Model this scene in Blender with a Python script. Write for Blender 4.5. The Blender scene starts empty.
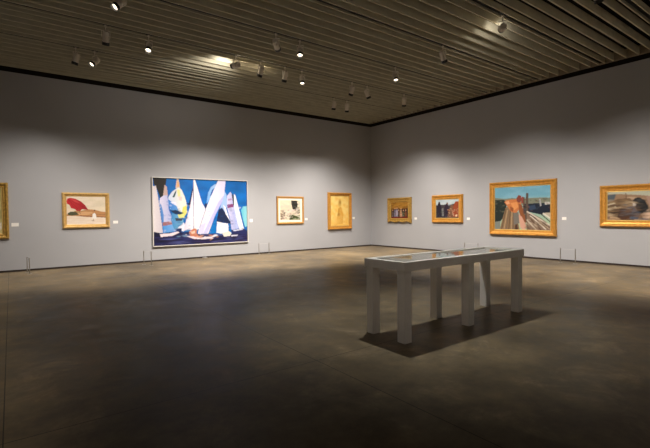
import bpy, bmesh, math, random
import numpy as np
from mathutils import Vector, Matrix, Euler

random.seed(4)
C = bpy.context.scene.collection
S = bpy.context.scene

# ---------------------------------------------------------------- camera
EYE = 1.55
F = Vector((0.5965293, 0.80218942, -0.02539559))
R = Vector((0.80224261, -0.59690418, -0.01059234))
U = Vector((0.0236558, 0.01405478, 0.99962136))
cd = bpy.data.cameras.new('camera')
cam = bpy.data.objects.new('camera', cd)
C.objects.link(cam)
m = Matrix(((R.x, U.x, -F.x), (R.y, U.y, -F.y), (R.z, U.z, -F.z))).to_4x4()
m.translation = (0, 0, EYE)
cam.matrix_world = m
cd.sensor_fit = 'HORIZONTAL'
cd.sensor_width = 36.0
cd.lens = 422.2 / 650 * 36
cd.clip_end = 200
S.camera = cam

# ---------------------------------------------------------------- world, exposure
w = bpy.data.worlds.new('world')
S.world = w
w.use_nodes = True
w.node_tree.nodes['Background'].inputs[0].default_value = (0.02, 0.018, 0.016, 1)
w.node_tree.nodes['Background'].inputs[1].default_value = 0.0
S.view_settings.view_transform = 'Standard'
S.view_settings.look = 'None'
S.view_settings.gamma = 1
S.view_settings.use_curve_mapping = False
S.view_settings.exposure = 0.0
S.cycles.max_bounces = 7
S.cycles.diffuse_bounces = 4
S.cycles.use_denoising = True
S.cycles.sample_clamp_indirect = 4

WARM = (1.0, 0.90, 0.79)
WALL_W = 1500.0        # a picture spot
FILLW = 0.52           # unseen fill spots added toward the walls behind the viewer, relative to WALL_W
TABLE_W = 680.0       # the spot over the vitrine table

# room: corner of the two lit walls at (DX, DY)
DX, DY = 13.66, 14.70
H = 5.57              # top of the painted walls
ZC = 5.67             # underside of the ceiling baffles
GAP = 0.21
X0, Y0 = -5.0, -5.0
PITCH = 1.763         # distance between the track slots
ROW0 = 4.955
ROWS = [ROW0 + PITCH * k for k in range(-5, 6)]

# ---------------------------------------------------------------- material helpers
def new_mat(name):
    mt = bpy.data.materials.new(name)
    mt.use_nodes = True
    nt = mt.node_tree
    return mt, nt, nt.nodes['Principled BSDF']

def mat(name, col, rough=0.6, metal=0.0, spec=0.5, noise=0.0, nscale=8.0, bump=0.0, bscale=60.0):
    mt, nt, b = new_mat(name)
    b.inputs['Base Color'].default_value = (*col, 1)
    b.inputs['Roughness'].default_value = rough
    b.inputs['Metallic'].default_value = metal
    b.inputs['Specular IOR Level'].default_value = spec
    if noise or bump:
        tc = nt.nodes.new('ShaderNodeTexCoord')
    if noise:
        n = nt.nodes.new('ShaderNodeTexNoise')
        n.inputs['Scale'].default_value = nscale
        n.inputs['Detail'].default_value = 5
        nt.links.new(tc.outputs['Object'], n.inputs['Vector'])
        r = nt.nodes.new('ShaderNodeValToRGB')
        r.color_ramp.elements[0].position = 0.3
        r.color_ramp.elements[1].position = 0.7
        r.color_ramp.elements[0].color = (*[c * (1 - noise) for c in col], 1)
        r.color_ramp.elements[1].color = (*[min(1, c * (1 + noise)) for c in col], 1)
        nt.links.new(n.outputs['Fac'], r.inputs[0])
        nt.links.new(r.outputs[0], b.inputs['Base Color'])
    if bump:
        n2 = nt.nodes.new('ShaderNodeTexNoise')
        n2.inputs['Scale'].default_value = bscale
        n2.inputs['Detail'].default_value = 4
        nt.links.new(tc.outputs['Object'], n2.inputs['Vector'])
        bp = nt.nodes.new('ShaderNodeBump')
        bp.inputs['Strength'].default_value = bump
        bp.inputs['Distance'].default_value = 0.01
        nt.links.new(n2.outputs['Fac'], bp.inputs['Height'])
        nt.links.new(bp.outputs[0], b.inputs['Normal'])
    return mt

def emit_mat(name, col, strength):
    mt, nt, b = new_mat(name)
    b.inputs['Base Color'].default_value = (*col, 1)
    b.inputs['Emission Color'].default_value = (*col, 1)
    b.inputs['Emission Strength'].default_value = strength
    return mt

M = {}
M['wall'] = mat('wall_paint', (0.385, 0.392, 0.418), 0.85, spec=0.2, noise=0.02, nscale=1.2, bump=0.05, bscale=180)
M['wall_dark'] = mat('rear_wall_paint', (0.10, 0.10, 0.10), 0.9, spec=0.2)
M['black'] = mat('gap_shade_black', (0.014, 0.010, 0.008), 0.9, spec=0.1)
M['foot_shade'] = mat('foot_shade_black', (0.02, 0.012, 0.01), 0.6)  # black that stands in for the shadow gap at the wall foot
M['deck'] = mat('deck_black', (0.007, 0.006, 0.005), 0.95, spec=0.05)
M['baffle'] = mat('baffle_paint', (0.53, 0.505, 0.39), 0.75, spec=0.15, noise=0.10, nscale=3)
M['fascia'] = mat('fascia_paint', (0.30, 0.25, 0.19), 0.7, spec=0.2)
M['track'] = mat('track_black', (0.01, 0.01, 0.01), 0.5)
M['table'] = mat('table_grey_paint', (0.84, 0.79, 0.73), 0.55, spec=0.4, noise=0.03, nscale=6)
M['housing'] = mat('fixture_grey', (0.72, 0.67, 0.60), 0.4, spec=0.5)
M['snoot'] = mat('snoot_black', (0.008, 0.008, 0.008), 0.5)
M['lens'] = emit_mat('lamp_lens', (1.0, 0.86, 0.66), 4.0)
M['steel'] = mat('brushed_steel', (0.52, 0.50, 0.47), 0.35, metal=0.9)
M['cord'] = mat('pale_cord', (0.62, 0.60, 0.57), 0.7)
M['card'] = mat('white_card', (0.85, 0.83, 0.80), 0.6)
M['gold'] = mat('gold_leaf', (0.60, 0.34, 0.08), 0.38, metal=0.45, noise=0.20, nscale=14, bump=0.25, bscale=45)
M['gold_pale'] = mat('pale_gold_leaf', (0.74, 0.48, 0.17), 0.4, metal=0.4, noise=0.15, nscale=14, bump=0.2, bscale=45)
M['gold_dark'] = mat('old_gold_leaf', (0.46, 0.28, 0.065), 0.4, metal=0.45, noise=0.30, nscale=16, bump=0.4, bscale=35)
M['gold_orange'] = mat('orange_gold_leaf', (0.62, 0.30, 0.055), 0.38, metal=0.4, noise=0.15, nscale=14, bump=0.2, bscale=45)
M['liner'] = mat('gilt_liner', (0.62, 0.42, 0.14), 0.35, metal=0.5)
M['oak'] = mat('light_oak_frame', (0.42, 0.22, 0.06), 0.45, noise=0.15, nscale=20)
M['mat_board'] = mat('cream_mat_board', (0.88, 0.79, 0.64), 0.8)
M['white_frame'] = mat('white_wood_frame', (0.60, 0.58, 0.55), 0.5)

# floor: polished concrete with saw-cut joints
def floor_mat():
    mt, nt, b = new_mat('polished_concrete')
    L = nt.links.new
    tc = nt.nodes.new('ShaderNodeTexCoord')
    n1 = nt.nodes.new('ShaderNodeTexNoise'); n1.inputs['Scale'].default_value = 0.55; n1.inputs['Detail'].default_value = 7; n1.inputs['Roughness'].default_value = 0.62
    n2 = nt.nodes.new('ShaderNodeTexNoise'); n2.inputs['Scale'].default_value = 3.2; n2.inputs['Detail'].default_value = 8; n2.inputs['Roughness'].default_value = 0.7
    L(tc.outputs['Object'], n1.inputs['Vector']); L(tc.outputs['Object'], n2.inputs['Vector'])
    r1 = nt.nodes.new('ShaderNodeValToRGB')
    r1.color_ramp.elements[0].position = 0.34; r1.color_ramp.elements[0].color = (0.105, 0.084, 0.056, 1)
    r1.color_ramp.elements[1].position = 0.68; r1.color_ramp.elements[1].color = (0.272, 0.208, 0.122, 1)
    L(n1.outputs['Fac'], r1.inputs[0])
    r2 = nt.nodes.new('ShaderNodeValToRGB')
    r2.color_ramp.elements[0].position = 0.32; r2.color_ramp.elements[0].color = (0.55, 0.56, 0.58, 1)
    r2.color_ramp.elements[1].position = 0.70; r2.color_ramp.elements[1].color = (1.2, 1.18, 1.14, 1)
    L(n2.outputs['Fac'], r2.inputs[0])
    n3 = nt.nodes.new('ShaderNodeTexNoise'); n3.inputs['Scale'].default_value = 1.6; n3.inputs['Detail'].default_value = 9; n3.inputs['Roughness'].default_value = 0.75; n3.inputs['Distortion'].default_value = 0.8
    L(tc.outputs['Object'], n3.inputs['Vector'])
    r3 = nt.nodes.new('ShaderNodeValToRGB')
    r3.color_ramp.elements[0].position = 0.52; r3.color_ramp.elements[0].color = (1, 1, 1, 1)
    r3.color_ramp.elements[1].position = 0.74; r3.color_ramp.elements[1].color = (1.7, 1.7, 1.75, 1)
    L(n3.outputs['Fac'], r3.inputs[0])
    mx = nt.nodes.new('ShaderNodeMix'); mx.data_type = 'RGBA'; mx.blend_type = 'MULTIPLY'; mx.inputs[0].default_value = 1
    L(r1.outputs[0], mx.inputs[6]); L(r2.outputs[0], mx.inputs[7])
    m3 = nt.nodes.new('ShaderNodeMix'); m3.data_type = 'RGBA'; m3.blend_type = 'MULTIPLY'; m3.inputs[0].default_value = 1
    L(mx.outputs[2], m3.inputs[6]); L(r3.outputs[0], m3.inputs[7]); mx = m3
    # joints
    sep = nt.nodes.new('ShaderNodeSeparateXYZ'); L(tc.outputs['Object'], sep.inputs[0])
    def near(sock, val, half):
        a = nt.nodes.new('ShaderNodeMath'); a.operation = 'COMPARE'
        a.inputs[1].default_value = val; a.inputs[2].default_value = half
        L(sock, a.inputs[0]); return a.outputs[0]
    js = [near(sep.outputs[0], v, 0.004) for v in (-2.65, -0.08, 2.55)] + [near(sep.outputs[1], v, 0.004) for v in (3.60, -1.5)]
    tot = js[0]
    for j in js[1:]:
        a = nt.nodes.new('ShaderNodeMath'); a.operation = 'MAXIMUM'; L(tot, a.inputs[0]); L(j, a.inputs[1]); tot = a.outputs[0]
    mj = nt.nodes.new('ShaderNodeMix'); mj.data_type = 'RGBA'
    L(tot, mj.inputs[0]); L(mx.outputs[2], mj.inputs[6]); mj.inputs[7].default_value = (0.03, 0.023, 0.016, 1)
    L(mj.outputs[2], b.inputs['Base Color'])
    rr = nt.nodes.new('ShaderNodeMapRange')
    rr.inputs['From Min'].default_value = 0.3; rr.inputs['From Max'].default_value = 0.7
    rr.inputs['To Min'].default_value = 0.30; rr.inputs['To Max'].default_value = 0.5
    L(n2.outputs['Fac'], rr.inputs['Value']); L(rr.outputs[0], b.inputs['Roughness'])
    b.inputs['Specular IOR Level'].default_value = 0.10
    bp = nt.nodes.new('ShaderNodeBump'); bp.inputs['Strength'].default_value = 0.10; bp.inputs['Distance'].default_value = 0.01
    L(n2.outputs['Fac'], bp.inputs['Height']); L(bp.outputs[0], b.inputs['Normal'])
    return mt
M['floor'] = floor_mat()

def glass_mat():
    mt = bpy.data.materials.new('vitrine_glass'); mt.use_nodes = True
    nt = mt.node_tree; nt.nodes.clear()
    o = nt.nodes.new('ShaderNodeOutputMaterial')
    g = nt.nodes.new('ShaderNodeBsdfGlossy'); g.inputs['Roughness'].default_value = 0.0
    t = nt.nodes.new('ShaderNodeBsdfTransparent'); t.inputs[0].default_value = (0.94, 0.96, 0.95, 1)
    f = nt.nodes.new('ShaderNodeFresnel'); f.inputs[0].default_value = 1.52
    x = nt.nodes.new('ShaderNodeMixShader')
    ge = nt.nodes.new('ShaderNodeNewGeometry')
    iv = nt.nodes.new('ShaderNodeMath'); iv.operation = 'SUBTRACT'; iv.inputs[0].default_value = 1.0
    nt.links.new(ge.outputs['Backfacing'], iv.inputs[1])
    mu = nt.nodes.new('ShaderNodeMath'); mu.operation = 'MULTIPLY'
    nt.links.new(f.outputs[0], mu.inputs[0]); nt.links.new(iv.outputs[0], mu.inputs[1])
    nt.links.new(mu.outputs[0], x.inputs[0]); nt.links.new(t.outputs[0], x.inputs[1]); nt.links.new(g.outputs[0], x.inputs[2])
    nt.links.new(x.outputs[0], o.inputs[0])
    return mt
M['glass'] = glass_mat()

def paint_mat():
    mt, nt, b = new_mat('oil_paint')
    a = nt.nodes.new('ShaderNodeVertexColor'); a.layer_name = 'Col'
    nt.links.new(a.outputs[0], b.inputs['Base Color'])
    b.inputs['Roughness'].default_value = 0.55
    b.inputs['Specular IOR Level'].default_value = 0.25
    return mt
M['paint'] = paint_mat()

# ---------------------------------------------------------------- mesh helpers
def add_box(bm, x0, x1, y0, y1, z0, z1, mi=0):
    vs = [bm.verts.new((x, y, z)) for z in (z0, z1) for y in (y0, y1) for x in (x0, x1)]
    for f in ((0, 2, 3, 1), (4, 5, 7, 6), (0, 1, 5, 4), (2, 6, 7, 3), (0, 4, 6, 2), (1, 3, 7, 5)):
        bm.faces.new([vs[i] for i in f]).material_index = mi
    return vs

def add_lathe(bm, prof, n=24, mi=0, axis='Z', cap0=True, cap1=True, origin=(0, 0, 0)):
    """profile of (radius, height) turned about Z"""
    rings = []
    for r, z in prof:
        ring = []
        for i in range(n):
            a = 2 * math.pi * i / n
            ring.append(bm.verts.new((origin[0] + r * math.cos(a), origin[1] + r * math.sin(a), origin[2] + z)))
        rings.append(ring)
    for a, b in zip(rings, rings[1:]):
        for i in range(n):
            j = (i + 1) % n
            bm.faces.new((a[i], a[j], b[j], b[i])).material_index = mi
    if cap0: bm.faces.new(rings[0][::-1]).material_index = mi
    if cap1: bm.faces.new(rings[-1]).material_index = mi

def add_tube(bm, pts, r, n=8):
    rings = []
    pts = [Vector(p) for p in pts]
    for k, p in enumerate(pts):
        d = (pts[min(k + 1, len(pts) - 1)] - pts[max(k - 1, 0)]).normalized()
        up = Vector((0, 0, 1)) if abs(d.z) < 0.9 else Vector((1, 0, 0))
        a = d.cross(up).normalized(); b = d.cross(a).normalized()
        rings.append([bm.verts.new(p + a * r * math.cos(2 * math.pi * i / n) + b * r * math.sin(2 * math.pi * i / n)) for i in range(n)])
    for a, b in zip(rings, rings[1:]):
        for i in range(n):
            j = (i + 1) % n
            bm.faces.new((a[i], a[j], b[j], b[i]))
    bm.faces.new(rings[0][::-1]); bm.faces.new(rings[-1])

def obj(name, bm, mats, parent=None, bevel=0.0, smooth=False):
    bmesh.ops.recalc_face_normals(bm, faces=bm.faces)
    if bevel:
        es = [e for e in bm.edges if len(e.link_faces) == 2 and e.calc_face_angle(0) > 0.6]
        bmesh.ops.bevel(bm, geom=es, offset=bevel, segments=2, affect='EDGES', profile=0.5)
    me = bpy.data.meshes.new(name)
    bm.to_mesh(me); bm.free()
    for mt in (mats if isinstance(mats, (list, tuple)) else [mats]):
        me.materials.append(mt)
    if smooth:
        me.polygons.foreach_set('use_smooth', [True] * len(me.polygons))
        me.set_sharp_from_angle(angle=math.radians(40))
    o = bpy.data.objects.new(name, me)
    C.objects.link(o)
    if parent: o.parent = parent
    return o

def tag(o, label, cat, group=None):
    o['label'] = label; o['category'] = cat
    if group: o['group'] = group
    return o

def thing(name, label, cat, loc=(0, 0, 0), rotz=0.0, group=None):
    o = bpy.data.objects.new(name, None)
    C.objects.link(o)
    o.empty_display_size = 0.1
    o.location = loc; o.rotation_euler = (0, 0, rotz)
    return tag(o, label, cat, group)

def struct(name, bm, mats, label=None):
    o = obj(name, bm, mats)
    o['kind'] = 'structure'
    if label: o['label'] = label
    return o

# ---------------------------------------------------------------- the room
bm = bmesh.new(); add_box(bm, X0 - .2, DX + .2, Y0 - .2, DY + .2, -0.2, 0.0)
struct('floor', bm, M['floor'], 'polished brown concrete floor with thin saw-cut joints')

bm = bmesh.new(); add_box(bm, X0 - .2, DX, DY, DY + .2, 0.0, H)
struct('wall_left', bm, M['wall'], 'grey gallery wall with the sailing picture')
bm = bmesh.new(); add_box(bm, DX, DX + .2, Y0 - .2, DY + .2, 0.0, H)
struct('wall_right', bm, M['wall'], 'grey gallery wall right of the corner')
bm = bmesh.new(); add_box(bm, X0 - .2, DX, Y0 - .2, Y0, 0.0, H)
struct('wall_back', bm, M['wall'], 'wall behind the viewer')
bm = bmesh.new(); add_box(bm, X0 - .2, X0, Y0, DY, 0.0, H)
struct('wall_side', bm, M['wall'], 'wall beyond the left edge of the view')
# upper wall coloured black as the shade in the gap above the painted walls
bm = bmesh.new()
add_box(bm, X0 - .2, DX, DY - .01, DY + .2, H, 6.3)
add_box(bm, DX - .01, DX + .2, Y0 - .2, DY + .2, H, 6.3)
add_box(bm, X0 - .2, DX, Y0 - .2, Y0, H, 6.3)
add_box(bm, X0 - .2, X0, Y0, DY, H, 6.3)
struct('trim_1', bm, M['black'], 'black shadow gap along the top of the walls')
bm = bmesh.new(); add_box(bm, X0, DX - .012, DY - .012, DY, 0.0, 0.05)
struct('foot_shade_left', bm, M['foot_shade'])  # dark strip painted as the shade at the wall foot
bm = bmesh.new(); add_box(bm, DX - .012, DX, Y0, DY - .012, 0.0, 0.05)
struct('foot_shade_right', bm, M['foot_shade'])  # same painted shade strip along the right wall

# ceiling: black deck with the long baffles under it
bm = bmesh.new()
add_box(bm, X0, DX, Y0, DY, 6.1, 6.3, 0)
cx0, cx1 = X0 + GAP, DX - GAP
sp = PITCH / 6
def slat(y, hgt=0.20, t=0.028):
    add_box(bm, cx0, cx1, y - t / 2, y + t / 2, ZC, ZC + hgt, 1)
for k, ry in enumerate(ROWS):
    for q in range(1, 6):
        y = ry + q * sp
        if Y0 + GAP < y < DY - GAP: slat(y)
    for dy in (-0.075, 0.075):
        y = ry + dy
        if Y0 + GAP < y < DY - GAP: slat(y, 0.13, 0.02)
ceil = struct('ceiling', bm, [M['deck'], M['baffle']], 'brown ceiling of long parallel baffles over a black void')
# fascias that close the baffle ends
bm = bmesh.new()
add_box(bm, cx1, cx1 + .025, Y0 + GAP, DY - GAP, ZC - .015, ZC + .24)
add_box(bm, cx0 - .025, cx0, Y0 + GAP, DY - GAP, ZC - .015, ZC + .24)
struct('trim_2', bm, M['fascia'], 'tan fascia board closing the baffle ends')
bm = bmesh.new()
add_box(bm, cx0, cx1, DY - GAP, DY - GAP + .025, ZC - .01, ZC + .24)
struct('trim_3', bm, M['baffle'], 'brown edge board of the ceiling along the left wall')

# ---------------------------------------------------------------- lighting tracks
track_words = {
    3.192: 'black lighting track in the ceiling slot nearest the viewer, top right',
    4.955: 'black lighting track in the slot with the glowing spotlight and bright bracket',
    6.718: 'black lighting track in the slot that meets the top edge above the centre',
    8.481: 'black lighting track two slots nearer the viewer than the one above the sailing picture lamps',
    10.244: 'black lighting track carrying the long row of lamps facing the sailing picture',
    12.007: 'black lighting track closest to the left wall with four pale lamps'}
track_obj = {}
for ry, words in track_words.items():
    bm = bmesh.new()
    # a channel open underneath: a web and two flanges
    add_box(bm, cx0 + .05, cx1 - .05, ry - .019, ry + .019, ZC + .055, ZC + .062)
    add_box(bm, cx0 + .05, cx1 - .05, ry - .019, ry - .013, ZC + .015, ZC + .055)
    add_box(bm, cx0 + .05, cx1 - .05, ry + .013, ry + .019, ZC + .015, ZC + .055)
    t = obj('lighting_track', bm, M['track'])
    tag(t, words, 'lighting track', 'lighting tracks in the ceiling')

# ---------------------------------------------------------------- spotlights
def make_spot():
    t = thing('track_spotlight', '', 'spotlight')
    bm = bmesh.new(); add_box(bm, -.065, .065, -.012, .012, .0, .052)
    obj('track_adapter', bm, M['track'], t, bevel=.002)
    bm = bmesh.new(); add_lathe(bm, [(.011, -.115), (.011, -.0)], 12)
    add_lathe(bm, [(.028, -.03), (.028, .0)], 16)
    obj('stem', bm, M['housing'], t, smooth=True)
    # yoke: a flat strap bent over the canister, pivoting in yaw
    bm = bmesh.new()
    for s in (-1, 1):
        add_box(bm, s * .082 - .003, s * .082 + .003, -.014, .014, -.262, -.115)
    add_box(bm, -.085, .085, -.014, .014, -.118, -.112)
    obj('yoke', bm, M['housing'], t)
    # canister, pointing along its own -Z; pivot at the middle
    bm = bmesh.new()
    add_lathe(bm, [(.036, .125), (.062, .118), (.066, .105), (.068, -.06), (.072, -.064), (.072, -.112)], 28)
    for q in range(5):
        add_lathe(bm, [(.0715, .095 - q * .014), (.0715, .089 - q * .014)], 28)
    h = obj('housing', bm, M['housing'], t, smooth=True)
    h.location = (0, 0, -.25)
    bm = bmesh.new()
    add_lathe(bm, [(.0735, -.098), (.0735, -.165), (.066, -.165), (.060, -.113)], 28, cap0=False, cap1=False)
    obj('snoot', bm, M['snoot'], h, smooth=True)
    bm = bmesh.new(); add_lathe(bm, [(.058, -.118), (.050, -.124), (.02, -.128)], 24)
    obj('lens', bm, M['lens'], h, smooth=True)
    return t

proto = make_spot()
used = [False]
def place_spot(x, row, target, power, label, size=93, group='ceiling track spotlights', blend=1.0, drop=True, col=WARM):
    ry = ROW0 + PITCH * row
    if not used[0]:
        r = proto; used[0] = True; kids = {c.name.split('.')[0]: c for c in r.children}
    else:
        r = proto.copy(); C.objects.link(r); kids = {}
        for ch in proto.children:
            c = ch.copy(); C.objects.link(c); c.parent = r
            kids[ch.name.split('.')[0]] = c
            for g in ch.children:
                d = g.copy(); C.objects.link(d); d.parent = c
    r.location = (x, ry, ZC + .0)
    r['label'] = label; r['category'] = 'spotlight'; r['group'] = group
    piv = Vector((x, ry, ZC - .25))
    d = (Vector(target) - piv).normalized()
    q = d.to_track_quat('-Z', 'Y')
    yaw = math.atan2(d.y, d.x) - math.pi / 2
    tilt = math.acos(max(-1, min(1, -d.z)))
    kids['housing'].rotation_euler = Euler((tilt, 0, yaw), 'XYZ')
    kids['yoke'].rotation_euler = (0, 0, yaw)
    if power > 0:
        ld = bpy.data.lights.new('spot_beam', 'SPOT')
        ld.energy = power; ld.color = col; ld.spot_size = math.radians(size); ld.spot_blend = blend
        ld.shadow_soft_size = 0.035
        lo = bpy.data.objects.new('spot_beam', ld)
        C.objects.link(lo)
        lo.location = piv + d * .16
        lo.rotation_euler = q.to_euler()
        lo.parent = None
    return r

PW = WALL_W
zt = -2.4
# in view
place_spot(1.38, 4, (-0.6, DY, zt), PW * .30, 'small dim spotlight at far left of the row nearest the left wall, turned away')
place_spot(1.79, 4, (0.3, 11.2, 3.6), 0, 'spotlight with a glowing lens tilted left, beside the dim one nearest the left wall')
place_spot(1.75, 3, (1.9, DY, zt), PW * .52, 'squat spotlight pointing down with a black rim, above the red parasol picture')
place_spot(1.69, 2, (0.4, 8.0, 4.0), 0, 'large spotlight cut by the top edge at left, lens glowing')
place_spot(2.64, 3, (2.2, 9.5, 4.1), 0, 'bright lensed spotlight between the red parasol picture and the sailing picture')
place_spot(4.79, 3, (4.3, 13.0, 5.80), 60, 'tiny glinting spotlight at the start of the lit ceiling patch')
place_spot(5.52, 3, (4.5, DY, zt), PW * 1.0, 'black-tipped spotlight leaning left in the middle of the lit ceiling patch')
place_spot(6.28, 3, (6.4, DY, zt), PW * 1.0, 'black-tipped spotlight at the right end of the lit ceiling patch')
place_spot(6.85, 3, (6.5, 9.7, 4.1), 0, 'small bright-lensed spotlight just right of the lit ceiling patch')
place_spot(4.97, 2, (7.0, 10.5, 4.4), 0, 'dim unlit-looking spotlight left of a bright one, above the lit ceiling patch')
place_spot(5.62, 2, (5.2, 7.9, 4.1), 0, 'bright-lensed spotlight above the lit ceiling patch, right of a dim one')
place_spot(8.85, 2, (8.5, 7.9, 4.0), 0, 'bright-lensed spotlight alone right of centre, over the room corner')
place_spot(8.74, 3, (8.9, DY, zt), PW * .75, 'black-tipped spotlight pointing down, left one of a pair near the room corner')
place_spot(9.38, 3, (DX, 10.4, zt), PW * .80, 'black-tipped spotlight leaning right, right one of a pair near the room corner')
place_spot(9.39, 4, (10.0, DY, zt), PW * .35, 'pale spotlight nearest the left wall, left one of the small pair by the room corner')
place_spot(9.99, 4, (11.7, DY, zt), PW * .50, 'pale spotlight nearest the left wall, right one of the small pair by the room corner')
place_spot(11.12, 3, (DX, 13.0, zt), PW * .42, 'narrow spotlight closest to the right wall, black tip at lower left')
place_spot(8.70, 1, (DX, 7.4, zt), PW * 1.0, 'grey spotlight with a small bright glint, above the two small gold frames at right')
place_spot(8.40, 0, (10.0, 6.25, 5.78), 26, 'large spotlight with a brightly lit bracket and glowing ceiling beside it')
place_spot(8.48, -1, (DX, 4.0, zt), PW * .95, 'dim spotlight cut off by the top edge at right')
# out of view: the table's own lamp, then spots added for fill light
OW = ['left of the camera by the far end', 'left of the camera, second', 'left of the camera, third', 'behind the camera at left', 'behind the camera in the middle', 'behind the camera at right']
G2 = 'ceiling track spotlights out of view'
place_spot(4.93, 0, (4.9, 4.1, 0.0), TABLE_W, 'spotlight hanging over the grey display table', size=66, group=G2, col=(.97, .98, .95))
place_spot(0.8, -2, (4.6, 3.7, .6), 70, 'added fill spotlight outside the view aimed along the display table', size=34, group=G2)  # unseen lamp added to brighten the table sides
place_spot(9.1, -3, (DX, 0.6, zt), PW * .8, 'added spotlight for the right wall beyond the right edge of the view', group=G2)  # unseen lamp added to light the wall past the frame
for q, (hx_, hrow, tx, ty) in enumerate([ (-.6, 2, X0, 9.0), (-.6, 0, X0, 5.0), (-.6, -2, X0, 0.5), (1.5, -3, 1.0, Y0), (5.5, -3, 5.5, Y0), (9.5, -3, 9.8, Y0)]):
    place_spot(hx_, hrow, (tx, ty, zt), PW * FILLW, 'added fill spotlight facing the unseen walls, ' + OW[q], group=G2)  # unseen lamps added so wall bounce lifts the table sides and ceiling
# added point lights standing in for stray light of the glowing fixtures
def spill(loc, e, r=.03):
    ld = bpy.data.lights.new('spill_stand_in', 'POINT'); ld.energy = e; ld.color = (1, .80, .55); ld.shadow_soft_size = r
    lo = bpy.data.objects.new('spill_stand_in', ld); C.objects.link(lo); lo.location = loc
spill((8.62, 5.12, 5.44), 1.6)
spill((5.02, 10.55, 5.50), 4)
spill((5.75, 10.55, 5.50), 3)

# ---------------------------------------------------------------- display table
TX0, TX1, TY0, TY1, TH = 3.66, 6.33, 3.38, 4.075, 0.965
AP = 0.108
tcx, tcy = (TX0 + TX1) / 2, (TY0 + TY1) / 2
tb = thing('display_table', 'long grey six-legged display table with a glass-covered top, standing on the concrete floor', 'table', (tcx, tcy, 0))
hx, hy = (TX1 - TX0) / 2, (TY1 - TY0) / 2
RIM = 0.075
bm = bmesh.new()
# rim and apron as one ring: outer box minus the glass recess
def ring(bm, ox, oy, ix, iy, z0, z1):
    a = [(-ox, -oy), (ox, -oy), (ox, oy), (-ox, oy)]
    b = [(-ix, -iy), (ix, -iy), (ix, iy), (-ix, iy)]
    va0 = [bm.verts.new((*p, z0)) for p in a]; va1 = [bm.verts.new((*p, z1)) for p in a]
    vb0 = [bm.verts.new((*p, z0)) for p in b]; vb1 = [bm.verts.new((*p, z1)) for p in b]
    for i in range(4):
        j = (i + 1) % 4
        bm.faces.new((va0[i], va0[j], va1[j], va1[i])); bm.faces.new((vb0[j], vb0[i], vb1[i], vb1[j]))
        bm.faces.new((va1[i], va1[j], vb1[j], vb1[i])); bm.faces.new((va0[j], va0[i], vb0[i], vb0[j]))
ring(bm, hx, hy, hx - RIM, hy - RIM, TH - AP, TH)
obj('apron', bm, M['table'], tb, bevel=.003)
bm = bmesh.new(); add_box(bm, -hx + RIM, hx - RIM, -hy + RIM, hy - RIM, TH - AP + .002, TH - AP + .02)
obj('display_deck', bm, M['table'], tb)
bm = bmesh.new(); add_box(bm, -hx + RIM + .001, hx - RIM - .001, -hy + RIM + .001, hy - RIM - .001, -.003, .003)
gl = obj('glass_top', bm, M['glass'], tb)
gl.location = (0, 0, TH - .012)
gl.rotation_euler = (-.0053, .0040, 0)   # the pane lies a hair out of level
LW = 0.12; OV = 0.018
for lx in (-hx + OV, -LW / 2, hx - LW - OV):
    for ly in (-hy + OV, hy - LW - OV):
        bm = bmesh.new(); add_box(bm, lx, lx + LW, ly, ly + LW, 0, TH - AP)
        obj('leg', bm, M['table'], tb, bevel=.003)

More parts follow.
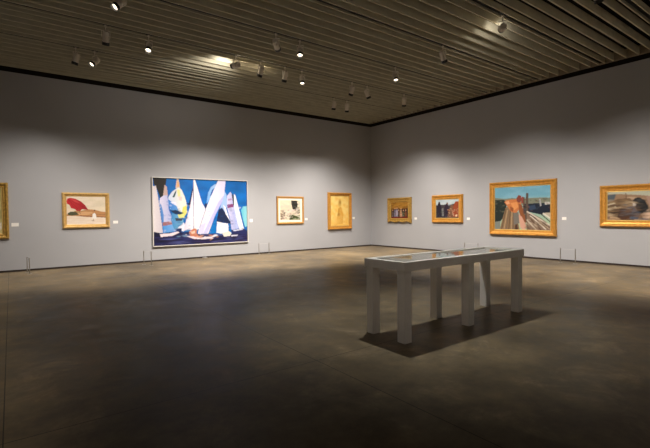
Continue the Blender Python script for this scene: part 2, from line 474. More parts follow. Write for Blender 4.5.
# ---------------------------------------------------------------- pictures
PIGMENT = np.array((0.80, 0.79, 0.86))        # white paint reflects about two thirds
class Art:
    """a small raster painted with polygons; rows run from the top down"""
    def __init__(s, w, h, top, bottom=None, seed=1):
        s.w, s.h = w, h
        s.rng = np.random.RandomState(seed)
        bottom = bottom or top
        t = np.linspace(0, 1, h)[:, None, None]
        s.a = (np.array(top)[None, None, :] * (1 - t) + np.array(bottom)[None, None, :] * t) * np.ones((h, w, 1))
        s.u, s.v = np.meshgrid((np.arange(w) + .5) / w, (np.arange(h) + .5) / h)
    def mix(s, m, col):
        s.a = s.a * (1 - m[..., None]) + np.array(col)[None, None, :] * m[..., None]
    def poly(s, pts, col, col2=None, alpha=1.0):
        inside = np.zeros(s.u.shape, bool)
        n = len(pts)
        for i in range(n):
            x0, y0 = pts[i]; x1, y1 = pts[(i + 1) % n]
            if y0 == y1: continue
            c = ((s.v >= min(y0, y1)) & (s.v < max(y0, y1)) & (s.u < x0 + (s.v - y0) * (x1 - x0) / (y1 - y0)))
            inside ^= c
        m = inside.astype(float) * alpha
        if col2 is None: s.mix(m, col)
        else:
            us = [p[0] for p in pts]; t = np.clip((s.u - min(us)) / (max(us) - min(us) + 1e-6), 0, 1)[..., None]
            cc = np.array(col) * (1 - t) + np.array(col2) * t
            s.a = s.a * (1 - m[..., None]) + cc * m[..., None]
    def ell(s, cx, cy, rx, ry, col, soft=.15, alpha=1.0, rot=0):
        c, q = math.cos(rot), math.sin(rot)
        du, dv = s.u - cx, s.v - cy
        d = np.sqrt(((du * c + dv * q) / rx) ** 2 + ((-du * q + dv * c) / ry) ** 2)
        s.mix(np.clip((1 + soft - d) / (2 * soft), 0, 1) * alpha, col)
    def line(s, x0, y0, x1, y1, wd, col, alpha=1.0):
        L = math.hypot(x1 - x0, y1 - y0) + 1e-9
        nx, ny = -(y1 - y0) / L * wd / 2, (x1 - x0) / L * wd / 2
        s.poly([(x0 + nx, y0 + ny), (x1 + nx, y1 + ny), (x1 - nx, y1 - ny), (x0 - nx, y0 - ny)], col, alpha=alpha)
    def dabs(s, n, box, cols, size, asp=2.5, alpha=.6, rot=None):
        x0, y0, x1, y1 = box
        for _ in range(n):
            cx = x0 + s.rng.rand() * (x1 - x0); cy = y0 + s.rng.rand() * (y1 - y0)
            col = cols[s.rng.randint(len(cols))]
            r = size * (.5 + s.rng.rand())
            s.ell(cx, cy, r * asp, r, col, .5, alpha, rot if rot is not None else (s.rng.rand() - .5) * 1.2)
    def blur(s, k=1):
        for _ in range(k):
            p = np.pad(s.a, ((1, 1), (1, 1), (0, 0)), mode='edge')
            s.a = (p[1:-1, 1:-1] * 2 + p[:-2, 1:-1] + p[2:, 1:-1] + p[1:-1, :-2] + p[1:-1, 2:]) / 6
    def grain(s, k=.05):
        s.a = np.clip(s.a * (1 + k * s.rng.randn(s.h, s.w, 1)), 0, 1)

def canvas_mesh(art, w, h, y):
    """a stretched canvas: painted face w x h centred on the origin at depth y, with turned edges"""
    W, Hh = art.w, art.h
    xs = np.linspace(-w / 2, w / 2, W + 1); zs = np.linspace(h / 2, -h / 2, Hh + 1)
    X, Z = np.meshgrid(xs, zs)
    co = np.stack([X, np.full_like(X, y), Z], -1).reshape(-1, 3)
    idx = np.arange((W + 1) * (Hh + 1)).reshape(Hh + 1, W + 1)
    f = np.stack([idx[:-1, :-1], idx[1:, :-1], idx[1:, 1:], idx[:-1, 1:]], -1).reshape(-1, 4)
    nb = len(co)
    back = np.array([[-w / 2, y + .015, h / 2], [w / 2, y + .015, h / 2], [w / 2, y + .015, -h / 2], [-w / 2, y + .015, -h / 2]])
    cor = [idx[0, 0], idx[0, -1], idx[-1, -1], idx[-1, 0]]
    sides = [(nb + 0, nb + 1, nb + 2, nb + 3)]
    for i in range(4):
        j = (i + 1) % 4
        sides.append((int(cor[i]), int(cor[j]), nb + j, nb + i))
    co = np.vstack([co, back])
    me = bpy.data.meshes.new('canvas')
    me.from_pydata(co.tolist(), [], f.tolist() + [tuple(q) for q in sides])
    at = me.color_attributes.new('Col', 'FLOAT_COLOR', 'CORNER')
    cols = np.ones((len(me.loops), 4), np.float32)
    pc = np.repeat(art.a.reshape(-1, 3), 4, axis=0) * PIGMENT
    cols[:len(pc), :3] = pc
    cols[len(pc):, :3] = (.5, .45, .38)
    at.data.foreach_set('color', cols.ravel())
    me.materials.append(M['paint'])
    return me

def frame_bm(w, h, prof, wavy=0.0, nseg=1):
    """mitred moulding: prof is a list of (inset from the outer edge, height off the wall)"""
    bm = bmesh.new()
    cs = [(-1, -1), (1, -1), (1, 1), (-1, 1)]
    loops = []
    for ins, d in prof:
        lp = []
        for k in range(4):
            a, b = cs[k], cs[(k + 1) % 4]
            for s in range(nseg):
                t = s / nseg
                x = (a[0] * (1 - t) + b[0] * t) * (w / 2 - ins)
                z = (a[1] * (1 - t) + b[1] * t) * (h / 2 - ins)
                if wavy and k == 0 and ins < .1:
                    u = x / (w / 2)
                    z += wavy * (1 - ins / .1) * (math.cos(u * math.pi * 3.0) * .5 + .5 if abs(u) < .98 else 0)
                lp.append(bm.verts.new((x, -d, z)))
        loops.append(lp)
    n = len(loops[0])
    for A, B in zip(loops, loops[1:]):
        for i in range(n):
            j = (i + 1) % n
            bm.faces.new((A[i], A[j], B[j], B[i]))
    A, B = loops[-1], loops[0]
    for i in range(n):
        j = (i + 1) % n
        bm.faces.new((A[i], A[j], B[j], B[i]))
    return bm

def gold_prof(fw, dp):
    return [(0, .002), (0, dp * .45), (.012, dp * .62), (.018, dp * .82), (.035, dp), (.055, dp * .96), (.066, dp * .82),
            (fw * .55, dp * .62), (fw * .74, dp * .52), (fw * .80, dp * .60), (fw * .88, dp * .60), (fw * .94, dp * .46), (fw, dp * .34), (fw, .004)]

def picture(wall, a0, a1, z0, z1, art, fw, dp, fmat, label, name='framed_painting', cat='painting', liner=0.0, mat_w=0.0, wavy=0.0, prof=None, group=None, liner_mat=None):
    """a0..a1 is the picture's extent along its wall, seen from left to right"""
    w = abs(a1 - a0); h = z1 - z0; c = (a0 + a1) / 2; zc = (z0 + z1) / 2
    if wall == 'L': t = thing(name, label, cat, (c, DY, zc), 0, group)
    else: t = thing(name, label, cat, (DX, c, zc), -math.pi / 2, group)
    obj('frame', frame_bm(w, h, prof or gold_prof(fw, dp), wavy, 24 if wavy else 1), fmat, t)
    iw, ih = w - 2 * fw, h - 2 * fw
    y = -(dp * .30)
    if liner:
        obj('liner', frame_bm(iw, ih, [(0, .005), (0, dp * .36), (liner * .4, dp * .38), (liner, dp * .30), (liner, .005)]), liner_mat or M['liner'], t)
        iw -= 2 * liner; ih -= 2 * liner
    if mat_w:
        obj('mat_board', frame_bm(iw, ih, [(0, .006), (0, .022), (mat_w, .022), (mat_w + .003, .018), (mat_w + .003, .006)]), M['mat_board'], t)
        iw -= 2 * mat_w; ih -= 2 * mat_w; y = -.017
    me = canvas_mesh(art, iw - .002, ih - .002, y)
    o = bpy.data.objects.new('canvas', me); C.objects.link(o); o.parent = t
    return t

def srgb(r, g, b):
    f = lambda c: (c / 255 / 12.92) if c / 255 <= .04045 else ((c / 255 + .055) / 1.055) ** 2.4
    return (f(r), f(g), f(b))

def P(pts, c, c2=None, al=1.0): a.poly(pts, srgb(*c), srgb(*c2) if c2 else None, alpha=al)
def L(x0, y0, x1, y1, wd, c): a.line(x0, y0, x1, y1, wd, srgb(*c))
def E(cx, cy, rx, ry, c): a.ell(cx, cy, rx, ry, srgb(*c))

# --- leftmost picture, cut by the left edge
a = Art(90, 110, srgb(196, 184, 110), srgb(214, 196, 128), 3)
a.ell(.5, .25, .5, .3, srgb(170, 160, 90), .6, .6)
a.ell(.72, .55, .3, .3, srgb(150, 148, 96), .6, .7)
a.poly([(.1, 1), (.2, .55), (.45, .5), (.55, 1)], srgb(120, 116, 84), alpha=.8)
a.ell(.93, .83, .12, .07, srgb(240, 234, 214), .4)
a.ell(.78, .90, .16, .06, srgb(226, 216, 186), .4)
a.dabs(90, (0, 0, 1, 1), [srgb(210, 200, 130), srgb(160, 156, 100), srgb(226, 212, 150)], .03)
a.blur(2); a.grain(.04)
picture('L', -1.50, -0.045, .93, 2.49, a, .13, .085, M['gold_dark'], 'tall gold-framed yellow-green painting cut by the left edge', liner=.03)

# --- red parasol picture
a = Art(150, 120, srgb(238, 224, 190), srgb(250, 232, 205), 5)
a.dabs(60, (0, 0, 1, .5), [srgb(246, 232, 196), srgb(232, 220, 188), srgb(250, 236, 208)], .05)
P([(-.041,.649),(.082,.605),(.208,.51),(.334,.518),(.54,.458),(.722,.477),(.88,.54),(1.027,.56),(1.024,.745),(.717,.747),(.458,.728),(.205,.691),(-.042,.688)], (198, 146, 94))
P([(.232,.603),(.435,.54),(.642,.556),(.693,.63),(.433,.677),(.256,.66)], (226, 178, 124))
P([(.028,.594),(.098,.538),(.233,.553),(.306,.647),(.13,.68),(.032,.657)], (84, 86, 60))
L(0.331, 0.69, 1.01, 0.752, 0.03, (146, 96, 60))
L(0.588, 0.628, 1.012, 0.663, 0.015, (150, 110, 74))
P([(-.042,.691),(.33,.718),(.638,.767),(1.023,.789),(1.017,1.152),(-.05,1.113)], (252, 236, 210))
P([(.002,.164),(.028,.076),(.092,.046),(.216,.076),(.365,.174),(.465,.303),(.544,.476),(.475,.469),(.386,.454),(.334,.525),(.246,.51),(.209,.453),(.11,.41),(.075,.304),(.01,.255)], (212, 54, 58), (160, 34, 42))
L(0.042, 0.093, 0.539, 0.469, 0.01, (160, 30, 40))
L(0.042, 0.093, 0.334, 0.518, 0.01, (160, 30, 40))
L(0.042, 0.093, 0.209, 0.453, 0.01, (160, 30, 40))
L(0.042, 0.093, 0.075, 0.311, 0.01, (160, 30, 40))
P([(.092,.071),(.24,.126),(.339,.246),(.214,.197)], (226, 88, 86), None, 0.6)
L(0.285, 0.446, 0.347, 0.626, 0.012, (150, 104, 64))
P([(.656,.644),(.704,.579),(.745,.652),(.758,.806),(.643,.803)], (252, 248, 236))
E(.71,.50,.018,.026,(110,74,54))
L(0.679, 0.804, 0.673, 0.877, 0.018, (120, 92, 74))
L(0.626, 0.869, 0.704, 0.885, 0.02, (140, 116, 96))
a.dabs(40, (0, .76, 1, 1), [srgb(240, 214, 180), srgb(255, 242, 220)], .02, 4, .4, 0)
a.blur(1); a.grain(.03)
picture('L', 1.22, 2.49, 1.175, 2.25, a, .095, .085, M['gold_pale'], 'gold-framed beach painting with a red parasol', liner=.02)

# --- the regatta picture
a = Art(270, 180, srgb(0, 108, 184), srgb(0, 98, 170), 7)
a.dabs(120, (0, 0, 1, .7), [srgb(0, 116, 206), srgb(0, 90, 170), srgb(4, 82, 150)], .04, 1.4, .4)
P([(.005,-.004),(.138,-.012),(.127,.085),(.101,.264),(.072,.302),(.045,.178),(.013,.091)], (38, 36, 32))
P([(-.0,.121),(.032,.119),(.049,.266),(.065,.472),(.089,.784),(.089,.814),(-.009,.808)], (232, 226, 222), (206, 200, 206))
P([(.098,.262),(.114,.093),(.136,.13),(.144,.26)], (196, 172, 162))
P([(.067,.302),(.101,.257),(.14,.256),(.144,.323),(.151,.473),(.179,.578),(.203,.669),(.188,.699),(.09,.702),(.074,.502),(.061,.369)], (224, 220, 234), (140, 160, 214))
P([(.066,.369),(.08,.398),(.098,.517),(.1,.68),(.087,.68),(.074,.502)], (84, 138, 204))
P([(.086,.655),(.186,.638),(.193,.684),(.09,.71)], (158, 108, 110))
P([(.09,.71),(.196,.688),(.206,.79),(.094,.814)], (74, 148, 218), (120, 176, 226))
P([(.181,.488),(.218,.609),(.217,.76),(.206,.79),(.188,.653)], (0, 92, 150))
P([(.22,.141),(.236,-.011),(.252,-.012),(.265,.132),(.244,.163)], (208, 188, 172))
P([(.236,.05),(.252,.049),(.255,.124),(.235,.125)], (226, 170, 110))
P([(.224,.156),(.255,.132),(.284,.176),(.308,.26),(.327,.366),(.331,.474),(.31,.519),(.26,.504),(.2,.488),(.166,.458),(.143,.368),(.149,.278),(.184,.202)], (196, 212, 232), (240, 240, 216))
P([(.144,.308),(.182,.353),(.231,.42),(.245,.485),(.181,.488),(.152,.413)], (44, 122, 202), (96, 156, 212))
P([(.186,.285),(.214,.202),(.232,.171),(.224,.216),(.208,.285)], (36, 76, 78))
P([(.234,.163),(.264,.17),(.269,.26),(.243,.276)], (244, 226, 150))
P([(.248,.261),(.287,.275),(.28,.336),(.252,.321)], (246, 204, 196))
P([(.163,.353),(.222,.352),(.231,.413),(.192,.383)], (226, 232, 244))
P([(.291,.428),(.332,.397),(.329,.52),(.299,.58),(.275,.534)], (222, 216, 104))
P([(.18,.518),(.239,.549),(.289,.611),(.298,.687),(.236,.761),(.197,.759),(.169,.623)], (52, 136, 190), (120, 176, 206))
P([(.23,.518),(.3,.527),(.304,.596),(.249,.594)], (216, 220, 130))
P([(.161,.48),(.22,.473),(.3,.519),(.259,.543),(.21,.53)], (18, 46, 78))
P([(.209,.594),(.289,.603),(.278,.641),(.218,.639)], (56, 68, 80))
P([(.232,.746),(.298,.664),(.327,.781),(.256,.8)], (228, 232, 242))
P([(.212,.752),(.272,.747),(.276,.816),(.226,.814)], (26, 44, 88))
P([(.333,.366),(.362,.443),(.4,.273),(.404,.103),(.384,.181),(.353,.366)], (20, 36, 80))
P([(.397,.165),(.397,.784),(.317,.772),(.286,.809),(.319,.642),(.363,.428)], (214, 208, 222), (240, 238, 242))
P([(.404,-.021),(.42,.009),(.45,.163),(.49,.365),(.526,.459),(.498,.584),(.453,.771),(.4,.784)], (250, 248, 246), (230, 226, 236))
L(0.405, 0.041, 0.398, 0.768, 0.008, (150, 152, 176))
P([(.513,.396),(.541,.349),(.545,.42),(.527,.475)], (16, 40, 90))
P([(.536,.38),(.556,.206),(.59,.11),(.64,.06),(.662,.107),(.599,.253),(.554,.348)], (110, 168, 224), (170, 206, 238))
P([(.572,.269),(.601,.157),(.641,.108),(.611,.213)], (26, 86, 160))
P([(.639,.635),(.673,.652),(.659,.829),(.609,.874),(.559,.839),(.594,.698)], (0, 112, 186))
P([(.733,.152),(.763,.232),(.769,.411),(.731,.524),(.686,.46),(.71,.314)], (158, 190, 234))
P([(.669,.476),(.709,.435),(.748,.533),(.813,.702),(.729,.68),(.644,.668)], (20, 36, 72))
P([(.721,.387),(.75,.435),(.798,.656),(.749,.541)], (238, 238, 246))
P([(.676,-.015),(.756,-.014),(.745,.12),(.732,.249),(.716,.33),(.675,.435),(.623,.587),(.554,.839),(.515,.892),(.437,.856),(.458,.74),(.52,.49),(.6,.221),(.646,.076)], (250, 246, 240), (214, 212, 238))
P([(.734,.233),(.71,.363),(.64,.539),(.577,.729),(.537,.862),(.494,.852),(.59,.57),(.665,.355)], (156, 162, 226), None, 0.6)
P([(.469,.709),(.529,.664),(.494,.859),(.443,.849)], (186, 190, 234), None, 0.6)
L(0.531, 0.459, 0.457, 0.756, 0.006, (140, 140, 160))
P([(.768,.249),(.807,.179),(.822,.215),(.836,.378),(.87,.559),(.92,.776),(.814,.804),(.799,.623),(.766,.444)], (206, 204, 228), (138, 158, 214))
P([(.842,.394),(.876,.526),(.921,.784),(.867,.782)], (176, 190, 232))
P([(.766,.388),(.837,.375),(.843,.427),(.772,.447)], (128, 62, 112))
P([(.779,.297),(.82,.287),(.826,.313),(.779,.326)], (170, 140, 176))
P([(.82,.203),(.845,.247),(.862,.411),(.839,.394)], (34, 54, 66))
P([(.85,.214),(.864,.238),(.895,.411),(.929,.61),(.963,.801),(.914,.822),(.881,.642),(.85,.427)], (248, 246, 242))
P([(.928,.477),(.955,.419),(1.01,.41),(1.006,.746),(.975,.762),(.953,.644)], (96, 192, 206), (150, 214, 220))
P([(.65,.66),(.717,.686),(.775,.696),(.779,.827),(.693,.855),(.642,.836)], (236, 238, 240))

P([(-.009,.801),(.06,.82),(.157,.808),(.256,.815),(.358,.81),(.462,.853),(.57,.85),(.625,.849),(.738,.882),(.854,.865),(1.009,.824),(1.006,1.049),(-.012,1.035)], (27, 29, 70))
a.dabs(170, (0, .86, 1, 1), [srgb(36, 42, 96), srgb(10, 12, 34), srgb(84, 90, 146), srgb(50, 38, 80)], .010, 5, .55, 0)
P([(-.009,.786),(.06,.812),(.06,.871),(-.01,.86)], (14, 18, 50))
P([(.808,.804),(.951,.782),(1.005,.823),(1.005,.884),(.819,.863)], (36, 42, 90))
P([(.826,.805),(.939,.787),(.951,.804),(.843,.825)], (206, 212, 232))
P([(.06,.827),(.157,.82),(.236,.796),(.251,.815),(.186,.858),(.069,.872)], (238, 224, 226))
P([(.704,.847),(.785,.819),(.813,.853),(.795,.901),(.726,.904)], (222, 220, 204))
P([(.807,.886),(.89,.881),(.878,.906),(.813,.909)], (206, 208, 226))
P([(.348,.803),(.4,.758),(.432,.767),(.426,.832),(.451,.88),(.408,.931),(.357,.865)], (196, 124, 90))
P([(.368,.813),(.41,.791),(.41,.831),(.378,.845)], (238, 196, 170))
P([(.316,.872),(.388,.877),(.44,.905),(.57,.892),(.608,.925),(.493,.933),(.398,.921)], (230, 216, 220))
a.dabs(12, (.44, .86, .66, .95), [srgb(236, 232, 244), srgb(206, 150, 120), srgb(246, 246, 250)], .008, 2.5, .8)
a.dabs(40, (.30, .30, .46, .85), [srgb(196, 196, 224), srgb(250, 248, 246)], .008, 1, .35, 1.3)
a.dabs(30, (.46, .45, .58, .85), [srgb(150, 158, 220), srgb(206, 206, 240)], .010, 1, .3, 1.3)
a.dabs(26, (.10, .35, .22, .80), [srgb(110, 140, 204), srgb(226, 224, 240), srgb(80, 110, 180)], .009, 1, .4, 1.3)
a.dabs(26, (.76, .40, .94, .82), [srgb(120, 138, 204), srgb(230, 232, 244)], .009, 1, .4, 1.3)
a.dabs(26, (.22, .45, .37, .90), [srgb(30, 84, 140), srgb(130, 176, 206), srgb(20, 40, 70)], .010, 2, .45)
a.dabs(22, (.60, .45, .84, .80), [srgb(10, 60, 120), srgb(20, 36, 80)], .009, 1.4, .35)
a.blur(1); a.grain(.03)
picture('L', 3.77, 7.24, .49, 2.82, a, .024, .075, M['white_frame'], 'very large white-framed painting of crowded white sails on deep blue',
        prof=[(0, .002), (0, .075), (.024, .075), (.024, .02), (.024, .004)])

# --- matted black-and-cream picture
a = Art(90, 84, srgb(240, 222, 186), srgb(220, 208, 178), 11)
a.dabs(60, (0, 0, 1, 1), [srgb(244, 230, 198), srgb(230, 214, 180), srgb(208, 204, 184)], .05)
a.poly([(.54, .0), (.84, .02), (.86, .30), (.80, .50), (.70, .52), (.62, .44), (.56, .22)], srgb(46, 44, 38))
a.dabs(26, (.55, .02, .85, .5), [srgb(28, 26, 24), srgb(84, 84, 72), srgb(60, 60, 50)], .03, 1.4)
a.dabs(18, (.80, .36, 1, .72), [srgb(58, 62, 58), srgb(110, 120, 104), srgb(180, 176, 150)], .03)
a.dabs(16, (.0, .62, .22, 1), [srgb(80, 66, 56), srgb(130, 110, 90), srgb(60, 54, 50)], .03, 1.5)
a.dabs(26, (.35, .45, .9, .75), [srgb(236, 220, 206), srgb(214, 190, 170), srgb(150, 150, 136)], .03, 1.6)
a.poly([(.44, .76), (.60, .74), (.80, .80), (1, .90), (1, 1), (.45, 1)], srgb(72, 84, 44))
a.dabs(22, (.45, .76, 1, 1), [srgb(44, 54, 30), srgb(130, 140, 100), srgb(190, 196, 170)], .025)
a.dabs(26, (.12, .50, .62, .95), [srgb(196, 176, 160), srgb(150, 144, 130), srgb(226, 206, 190), srgb(112, 110, 100)], .022, 2)
a.dabs(12, (.02, .40, .16, .98), [srgb(96, 80, 66), srgb(150, 130, 108)], .030, 1)
a.blur(1); a.grain(.04)
picture('L', 8.52, 9.81, 1.13, 2.25, a, .075, .06, M['oak'], 'square oak-framed picture in a cream mat with a dark tree shape', mat_w=.085,
        prof=[(0, .002), (0, .05), (.012, .06), (.05, .06), (.075, .035), (.075, .004)])

# --- golden yellow portrait-format picture
a = Art(80, 110, srgb(255, 218, 120), srgb(252, 204, 100), 13)
a.dabs(140, (0, 0, 1, 1), [srgb(255, 224, 128), srgb(250, 198, 92), srgb(255, 232, 150), srgb(240, 184, 82)], .05, 1.5, .45)
a.ell(.50, .24, .09, .12, srgb(196, 150, 60), .5, .7); a.ell(.52, .20, .05, .06, srgb(160, 116, 44), .5, .7)
a.poly([(.42, .40), (.58, .36), (.70, .62), (.66, .94), (.30, .96), (.36, .62)], srgb(222, 164, 62), alpha=.7)
a.line(.44, .42, .38, .66, .03, srgb(176, 128, 46), .7); a.line(.52, .36, .46, .62, .025, srgb(186, 136, 50), .6)
a.ell(.44, .62, .06, .05, srgb(168, 120, 46), .6, .7)
a.ell(.3, .85, .2, .1, srgb(250, 206, 110), .6, .6)
a.blur(2); a.grain(.03)
picture('L', 11.07, 12.40, .83, 2.46, a, .135, .11, M['gold_orange'], 'upright gold-framed picture painted all over in glowing yellow', liner=.03)

# --- small dark group scene with the curved frame
a = Art(100, 80, srgb(150, 104, 30), srgb(70, 28, 14), 17)
a.dabs(70, (0, 0, 1, .35), [srgb(168, 120, 40), srgb(128, 86, 28), srgb(190, 140, 56)], .04)
a.poly([(0, .45), (1, .40), (1, 1), (0, 1)], srgb(50, 30, 22))
for (u, v, hw, c) in ((.10, .50, .05, (96, 84, 84)), (.24, .40, .06, (128, 124, 146)), (.36, .38, .05, (176, 170, 186)), (.47, .50, .05, (90, 70, 60)), (.60, .42, .07, (206, 160, 124)), (.74, .52, .06, (70, 84, 56)), (.88, .50, .06, (120, 70, 44))):
    a.poly([(u - hw, .95), (u - hw * .9, v + .14), (u, v + .05), (u + hw * .9, v + .14), (u + hw, .95)], srgb(*c))
    a.ell(u, v, .024, .045, srgb(236, 188, 150), .3)
a.dabs(80, (.02, .55, .98, .92), [srgb(150, 146, 160), srgb(36, 34, 30), srgb(74, 92, 60), srgb(150, 84, 56), srgb(40, 46, 36)], .022, .8, .6)
a.poly([(0, .92), (1, .90), (1, 1), (0, 1)], srgb(110, 30, 14))
a.blur(2); a.grain(.04)
picture('R', 13.57, 12.18, 1.10, 2.20, a, .18, .10, M['gold_dark'], 'small ornate gold frame with a wavy bottom rail, nearest the room corner', wavy=.05, liner=.02)

# --- second small picture
a = Art(100, 80, srgb(186, 204, 204), srgb(90, 74, 60), 19)
a.poly([(.0, .30), (1, .22), (1, 1), (0, 1)], srgb(66, 62, 62))
a.dabs(30, (0, .0, 1, .25), [srgb(196, 212, 210), srgb(170, 190, 192)], .05)
a.poly([(.06, .95), (.04, .40), (.12, .14), (.18, .14), (.25, .40), (.27, .95)], srgb(36, 32, 46)); a.ell(.15, .15, .035, .05, srgb(60, 40, 36))
a.poly([(.36, .95), (.38, .42), (.46, .22), (.54, .24), (.58, .48), (.56, .95)], srgb(44, 34, 48)); a.ell(.51, .20, .035, .05, srgb(120, 84, 64))
a.poly([(.27, .90), (.26, .50), (.34, .44), (.36, .90)], srgb(120, 124, 120))
a.poly([(.50, .97), (.60, .55), (.68, .28), (.76, .30), (.84, .60), (.86, .97)], srgb(120, 84, 60))
a.poly([(.72, .70), (.80, .25), (.88, .10), (1, .12), (1, .95), (.78, .95)], srgb(150, 70, 38))
a.dabs(50, (.5, .5, 1, 1), [srgb(190, 160, 130), srgb(90, 56, 40), srgb(220, 200, 170), srgb(160, 96, 60)], .022, 1.3, .6)
a.dabs(30, (0, .6, .55, 1), [srgb(30, 28, 40), srgb(84, 84, 96), srgb(60, 74, 54)], .022, 1.3, .6)
a.ell(.90, .88, .04, .05, srgb(240, 214, 170), .4)
a.blur(1); a.grain(.04)
picture('R', 11.08, 9.64, 1.13, 2.22, a, .16, .10, M['gold_orange'], 'small gold frame of dark standing figures under a pale sky, second from the corner', liner=.03)

# --- large harbour picture
a = Art(170, 130, srgb(124, 180, 200), srgb(176, 200, 150), 23)
a.dabs(40, (0, 0, 1, .2), [srgb(134, 188, 206), srgb(112, 172, 190)], .06)
P([(-.02,.234),(.198,.273),(.332,.255),(.48,.286),(.658,.271),(.83,.265),(1.044,.28),(1.045,.442),(-.02,.411)], (128, 134, 112))
P([(-.02,.288),(.179,.296),(.237,.37),(.198,.657),(.1,.827),(-.02,.853)], (36, 46, 42))
P([(.552,.404),(.831,.391),(1.045,.402),(1.045,.617),(.848,.651),(.641,.59),(.552,.635)], (28, 36, 50))
P([(.914,.371),(1.045,.367),(1.045,.42),(.914,.429)], (202, 202, 190))
P([(.814,.3),(.839,.301),(.858,.447),(.831,.469)], (172, 172, 168))
P([(.623,.452),(.745,.433),(.763,.524),(.659,.554)], (52, 70, 92))
P([(-.02,.828),(.11,.802),(.1,1.046),(-.02,1.05)], (130, 140, 130))
P([(.092,1.046),(.13,.826),(.208,.489),(.294,.408),(.406,.588),(.48,1.032)], (140, 114, 82))
L(0.217, 0.513, 0.132, 0.996, 0.012, (92, 72, 50))
L(0.246, 0.538, 0.179, 0.994, 0.012, (190, 164, 124))
L(0.275, 0.562, 0.225, 0.993, 0.012, (112, 100, 84))
L(0.303, 0.515, 0.271, 0.992, 0.012, (92, 72, 50))
L(0.332, 0.539, 0.317, 0.99, 0.012, (190, 164, 124))
L(0.36, 0.563, 0.362, 0.989, 0.012, (112, 100, 84))
L(0.388, 0.517, 0.407, 0.987, 0.012, (92, 72, 50))
P([(.184,.345),(.237,.299),(.35,.292),(.443,.284),(.503,.38),(.462,.53),(.406,.623),(.313,.575),(.237,.442)], (204, 124, 70))
P([(.303,.373),(.425,.353),(.451,.471),(.369,.552)], (228, 154, 88))
P([(.198,.345),(.267,.324),(.294,.387),(.237,.409)], (230, 170, 120))
P([(.294,.456),(.362,.493),(.351,.587),(.303,.539)], (150, 86, 46))
P([(.414,.264),(.452,.191),(.501,.212),(.505,.319),(.462,.378),(.417,.33)], (132, 68, 54))
P([(.454,.39),(.513,.426),(.57,.659),(.596,.843),(.535,.821),(.462,.588)], (146, 88, 50))
P([(.366,.611),(.454,.588),(.469,.845),(.369,.894)], (122, 118, 108))
P([(.392,.894),(.433,.869),(.444,1.033),(.388,1.035)], (80, 56, 44))
P([(.454,.626),(.516,.705),(.603,.935),(.553,1.029),(.48,.938)], (216, 168, 142))
P([(.507,.24),(.534,.23),(.534,.39),(.507,.38)], (150, 70, 60))
P([(.534,.242),(.563,.243),(.567,.682),(.538,.612)], (100, 76, 60))
P([(.588,.152),(.627,.155),(.627,.544),(.603,.843),(.57,.728)], (92, 80, 68))
P([(.599,.581),(.711,.637),(.848,.727),(1.046,.924),(1.046,1.033),(.599,1.027)], (134, 112, 92))
P([(.875,.615),(1.045,.601),(1.045,.726),(.931,.682)], (192, 182, 156))
L(0.602, 0.576, 1.03, 0.913, 0.028, (214, 204, 182))
L(0.603, 0.762, 0.764, 0.999, 0.03, (200, 186, 160))
L(0.659, 0.67, 0.932, 0.982, 0.022, (222, 212, 190))
L(0.881, 0.62, 1.029, 0.759, 0.03, (228, 220, 200))
L(0.641, 0.636, 0.948, 0.904, 0.014, (62, 46, 38))
L(0.848, 0.637, 1.03, 0.845, 0.018, (66, 52, 44))
L(0.677, 0.762, 0.849, 0.996, 0.02, (100, 78, 60))
L(0.763, 0.727, 0.997, 0.98, 0.012, (190, 170, 140))
a.dabs(40, (.58, .74, .98, 1), [srgb(206, 190, 160), srgb(110, 90, 70), srgb(66, 54, 46)], .011, 3, .5, .7)
a.dabs(26, (.0, .30, .17, .6), [srgb(60, 74, 66), srgb(22, 28, 26), srgb(110, 110, 84)], .012, 1.6, .6)
a.dabs(30, (.52, .30, 1, .56), [srgb(66, 84, 100), srgb(14, 20, 28), srgb(120, 76, 60)], .010, 2, .5)
a.blur(1); a.grain(.04)
picture('R', 8.52, 6.24, .74, 2.56, a, .17, .12, M['gold_orange'], 'large gold-framed painting of a crouching bare-backed figure before a harbour', liner=.025)

# --- right picture, cut by the right edge
a = Art(150, 70, srgb(184, 190, 166), srgb(190, 160, 126), 29)
P([(-.022,.07),(.166,.071),(.421,.131),(.566,.179),(.993,.25),(.996,1.051),(-.02,1.039)], (150, 122, 94))
a.dabs(60, (0, .15, 1, 1), [srgb(190, 160, 124), srgb(120, 94, 70), srgb(206, 180, 146)], .03, 2.2, .5)
P([(-.022,.107),(.113,.066),(.087,.297),(-.021,.381)], (82, 92, 98))
P([(-.021,.381),(.14,.247),(.296,.224),(.354,.438),(.355,.927),(.195,1.017),(.129,.907),(-.021,.746)], (112, 88, 60))
a.dabs(60, (0, .25, .38, .95), [srgb(150, 124, 88), srgb(80, 60, 42), srgb(186, 164, 126)], .028, 2.4, .5)
L(-0.021, 0.615, 0.121, 0.533, 0.05, (206, 196, 166))
L(-0.021, 0.468, 0.101, 0.388, 0.04, (200, 188, 156))
L(-0.021, 0.761, 0.194, 0.714, 0.06, (60, 46, 36))
L(0.035, 0.907, 0.168, 0.928, 0.06, (190, 160, 120))
L(0.242, 0.043, 0.247, 0.256, 0.012, (110, 86, 62))
P([(.129,.907),(.194,.501),(.297,.541),(.373,.648),(.349,.997),(.221,1.02)], (82, 54, 38))
P([(.285,.963),(.343,.577),(.44,.719),(.399,.975)], (78, 88, 104))
P([(.329,.332),(.359,.23),(.414,.207),(.483,.322),(.525,.533),(.513,.721),(.46,.775),(.398,.684),(.352,.508)], (30, 33, 35))
P([(.372,.279),(.421,.256),(.459,.341),(.409,.372)], (60, 64, 64))
P([(.337,.402),(.372,.439),(.368,.544),(.332,.507)], (228, 218, 202))
P([(.435,.802),(.525,.619),(.569,.892),(.473,.995)], (216, 186, 156))
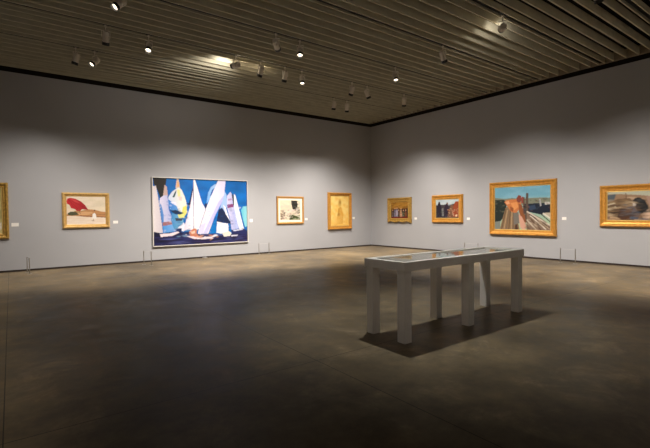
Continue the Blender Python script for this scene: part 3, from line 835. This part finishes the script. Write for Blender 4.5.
P([(.494,.172),(.992,.218),(.994,.634),(.544,.551)], (168, 138, 118))
a.dabs(40, (.0, .30, .40, .9), [srgb(196, 176, 140), srgb(90, 70, 50), srgb(130, 106, 76), srgb(60, 48, 38)], .020, 2.8, .55)
a.dabs(30, (.18, .45, .50, .98), [srgb(70, 48, 36), srgb(120, 92, 66), srgb(96, 98, 104), srgb(50, 44, 42)], .024, 2, .6)
a.dabs(14, (.38, .30, .52, .7), [srgb(20, 22, 24), srgb(46, 46, 46)], .030, 1.2, .7)
a.blur(2); a.grain(.04)
picture('R', 5.04, 2.82, 1.08, 2.25, a, .17, .11, M['gold_orange'], 'wide gold-framed painting with a black round shape, cut by the right edge', liner=.025)

# ---------------------------------------------------------------- wall labels
def label_card(wall, pos, z, words, w=.13, h=.09):
    bm = bmesh.new(); add_box(bm, -w / 2, w / 2, -.006, 0, -h / 2, h / 2)
    o = obj('wall_label', bm, M['card'], bevel=.001)
    if wall == 'L': o.location = (pos, DY, z)
    else: o.location = (DX, pos, z); o.rotation_euler = (0, 0, -math.pi / 2)
    tag(o, words, 'label', 'white picture labels on the walls')
label_card('L', .09, 1.32, 'small white label right of the leftmost, cropped gold-framed picture', .17, .10)
label_card('L', 2.66, 1.34, 'small white label right of the red parasol picture', .14)
label_card('L', 7.40, 1.30, 'small white label right of the big sailing picture', .12, .12)
label_card('L', 9.95, 1.31, 'small white label right of the matted black-and-cream picture')
label_card('L', 12.56, 1.32, 'small white label right of the glowing yellow picture')
label_card('R', 11.97, 1.29, 'small white label between the two small gold frames')
label_card('R', 9.42, 1.29, 'small white label right of the dark figures picture, second from the corner')
label_card('R', 6.03, 1.31, 'small white label right of the large harbour picture')

# ---------------------------------------------------------------- low hoop stands
M['post'] = mat('grey_metal_post', (0.30, 0.28, 0.24), 0.4, metal=0.7)
PH = .43
def hoop(a, b, label):
    """two slim posts on floor discs with a thin rod across their tops"""
    t = thing('low_barrier_stand', label, 'barrier', (a[0], a[1], 0), 0, 'low barrier stands before the walls')
    for px, py in (a, b):
        bm = bmesh.new()
        add_lathe(bm, [(.012, .008), (.012, PH - .012), (.015, PH - .010), (.015, PH - .002), (.009, PH)], 14)
        p = obj('post', bm, M['post'], t, smooth=True); p.location = (px - a[0], py - a[1], 0)
        bm = bmesh.new(); add_lathe(bm, [(.060, 0), (.060, .005), (.02, .010)], 24)
        obj('base_disc', bm, M['steel'], p, smooth=True)
    bm = bmesh.new()
    add_tube(bm, [(0, 0, PH - .022), (b[0] - a[0], b[1] - a[1], PH - .022)], .0025, 6)
    obj('top_rod', bm, M['cord'], t)
hoop((.33, 14.22), (.37, 13.85), 'low two-post stand on the floor between the leftmost picture and the red parasol picture')
hoop((3.33, 14.06), (3.44, 13.62), 'low two-post stand by the lower left corner of the big sailing picture')
hoop((7.55, 14.38), (8.03, 14.46), 'low two-post stand right of the big sailing picture')
hoop((13.2, 9.27), (13.2, 8.72), 'low two-post stand seen above the table top, left of the large harbour picture')
hoop((13.19, 5.93), (13.16, 5.50), 'low two-post stand between the large harbour picture and the cropped right picture')
bm = bmesh.new(); add_lathe(bm, [(.085, 0), (.085, .03), (.07, .045)], 24)
o = obj('floor_socket', bm, M['steel'], smooth=True); o.location = (5.48, 14.52, 0)
tag(o, 'small pale round floor socket at the wall foot under the sailing picture', 'floor socket')
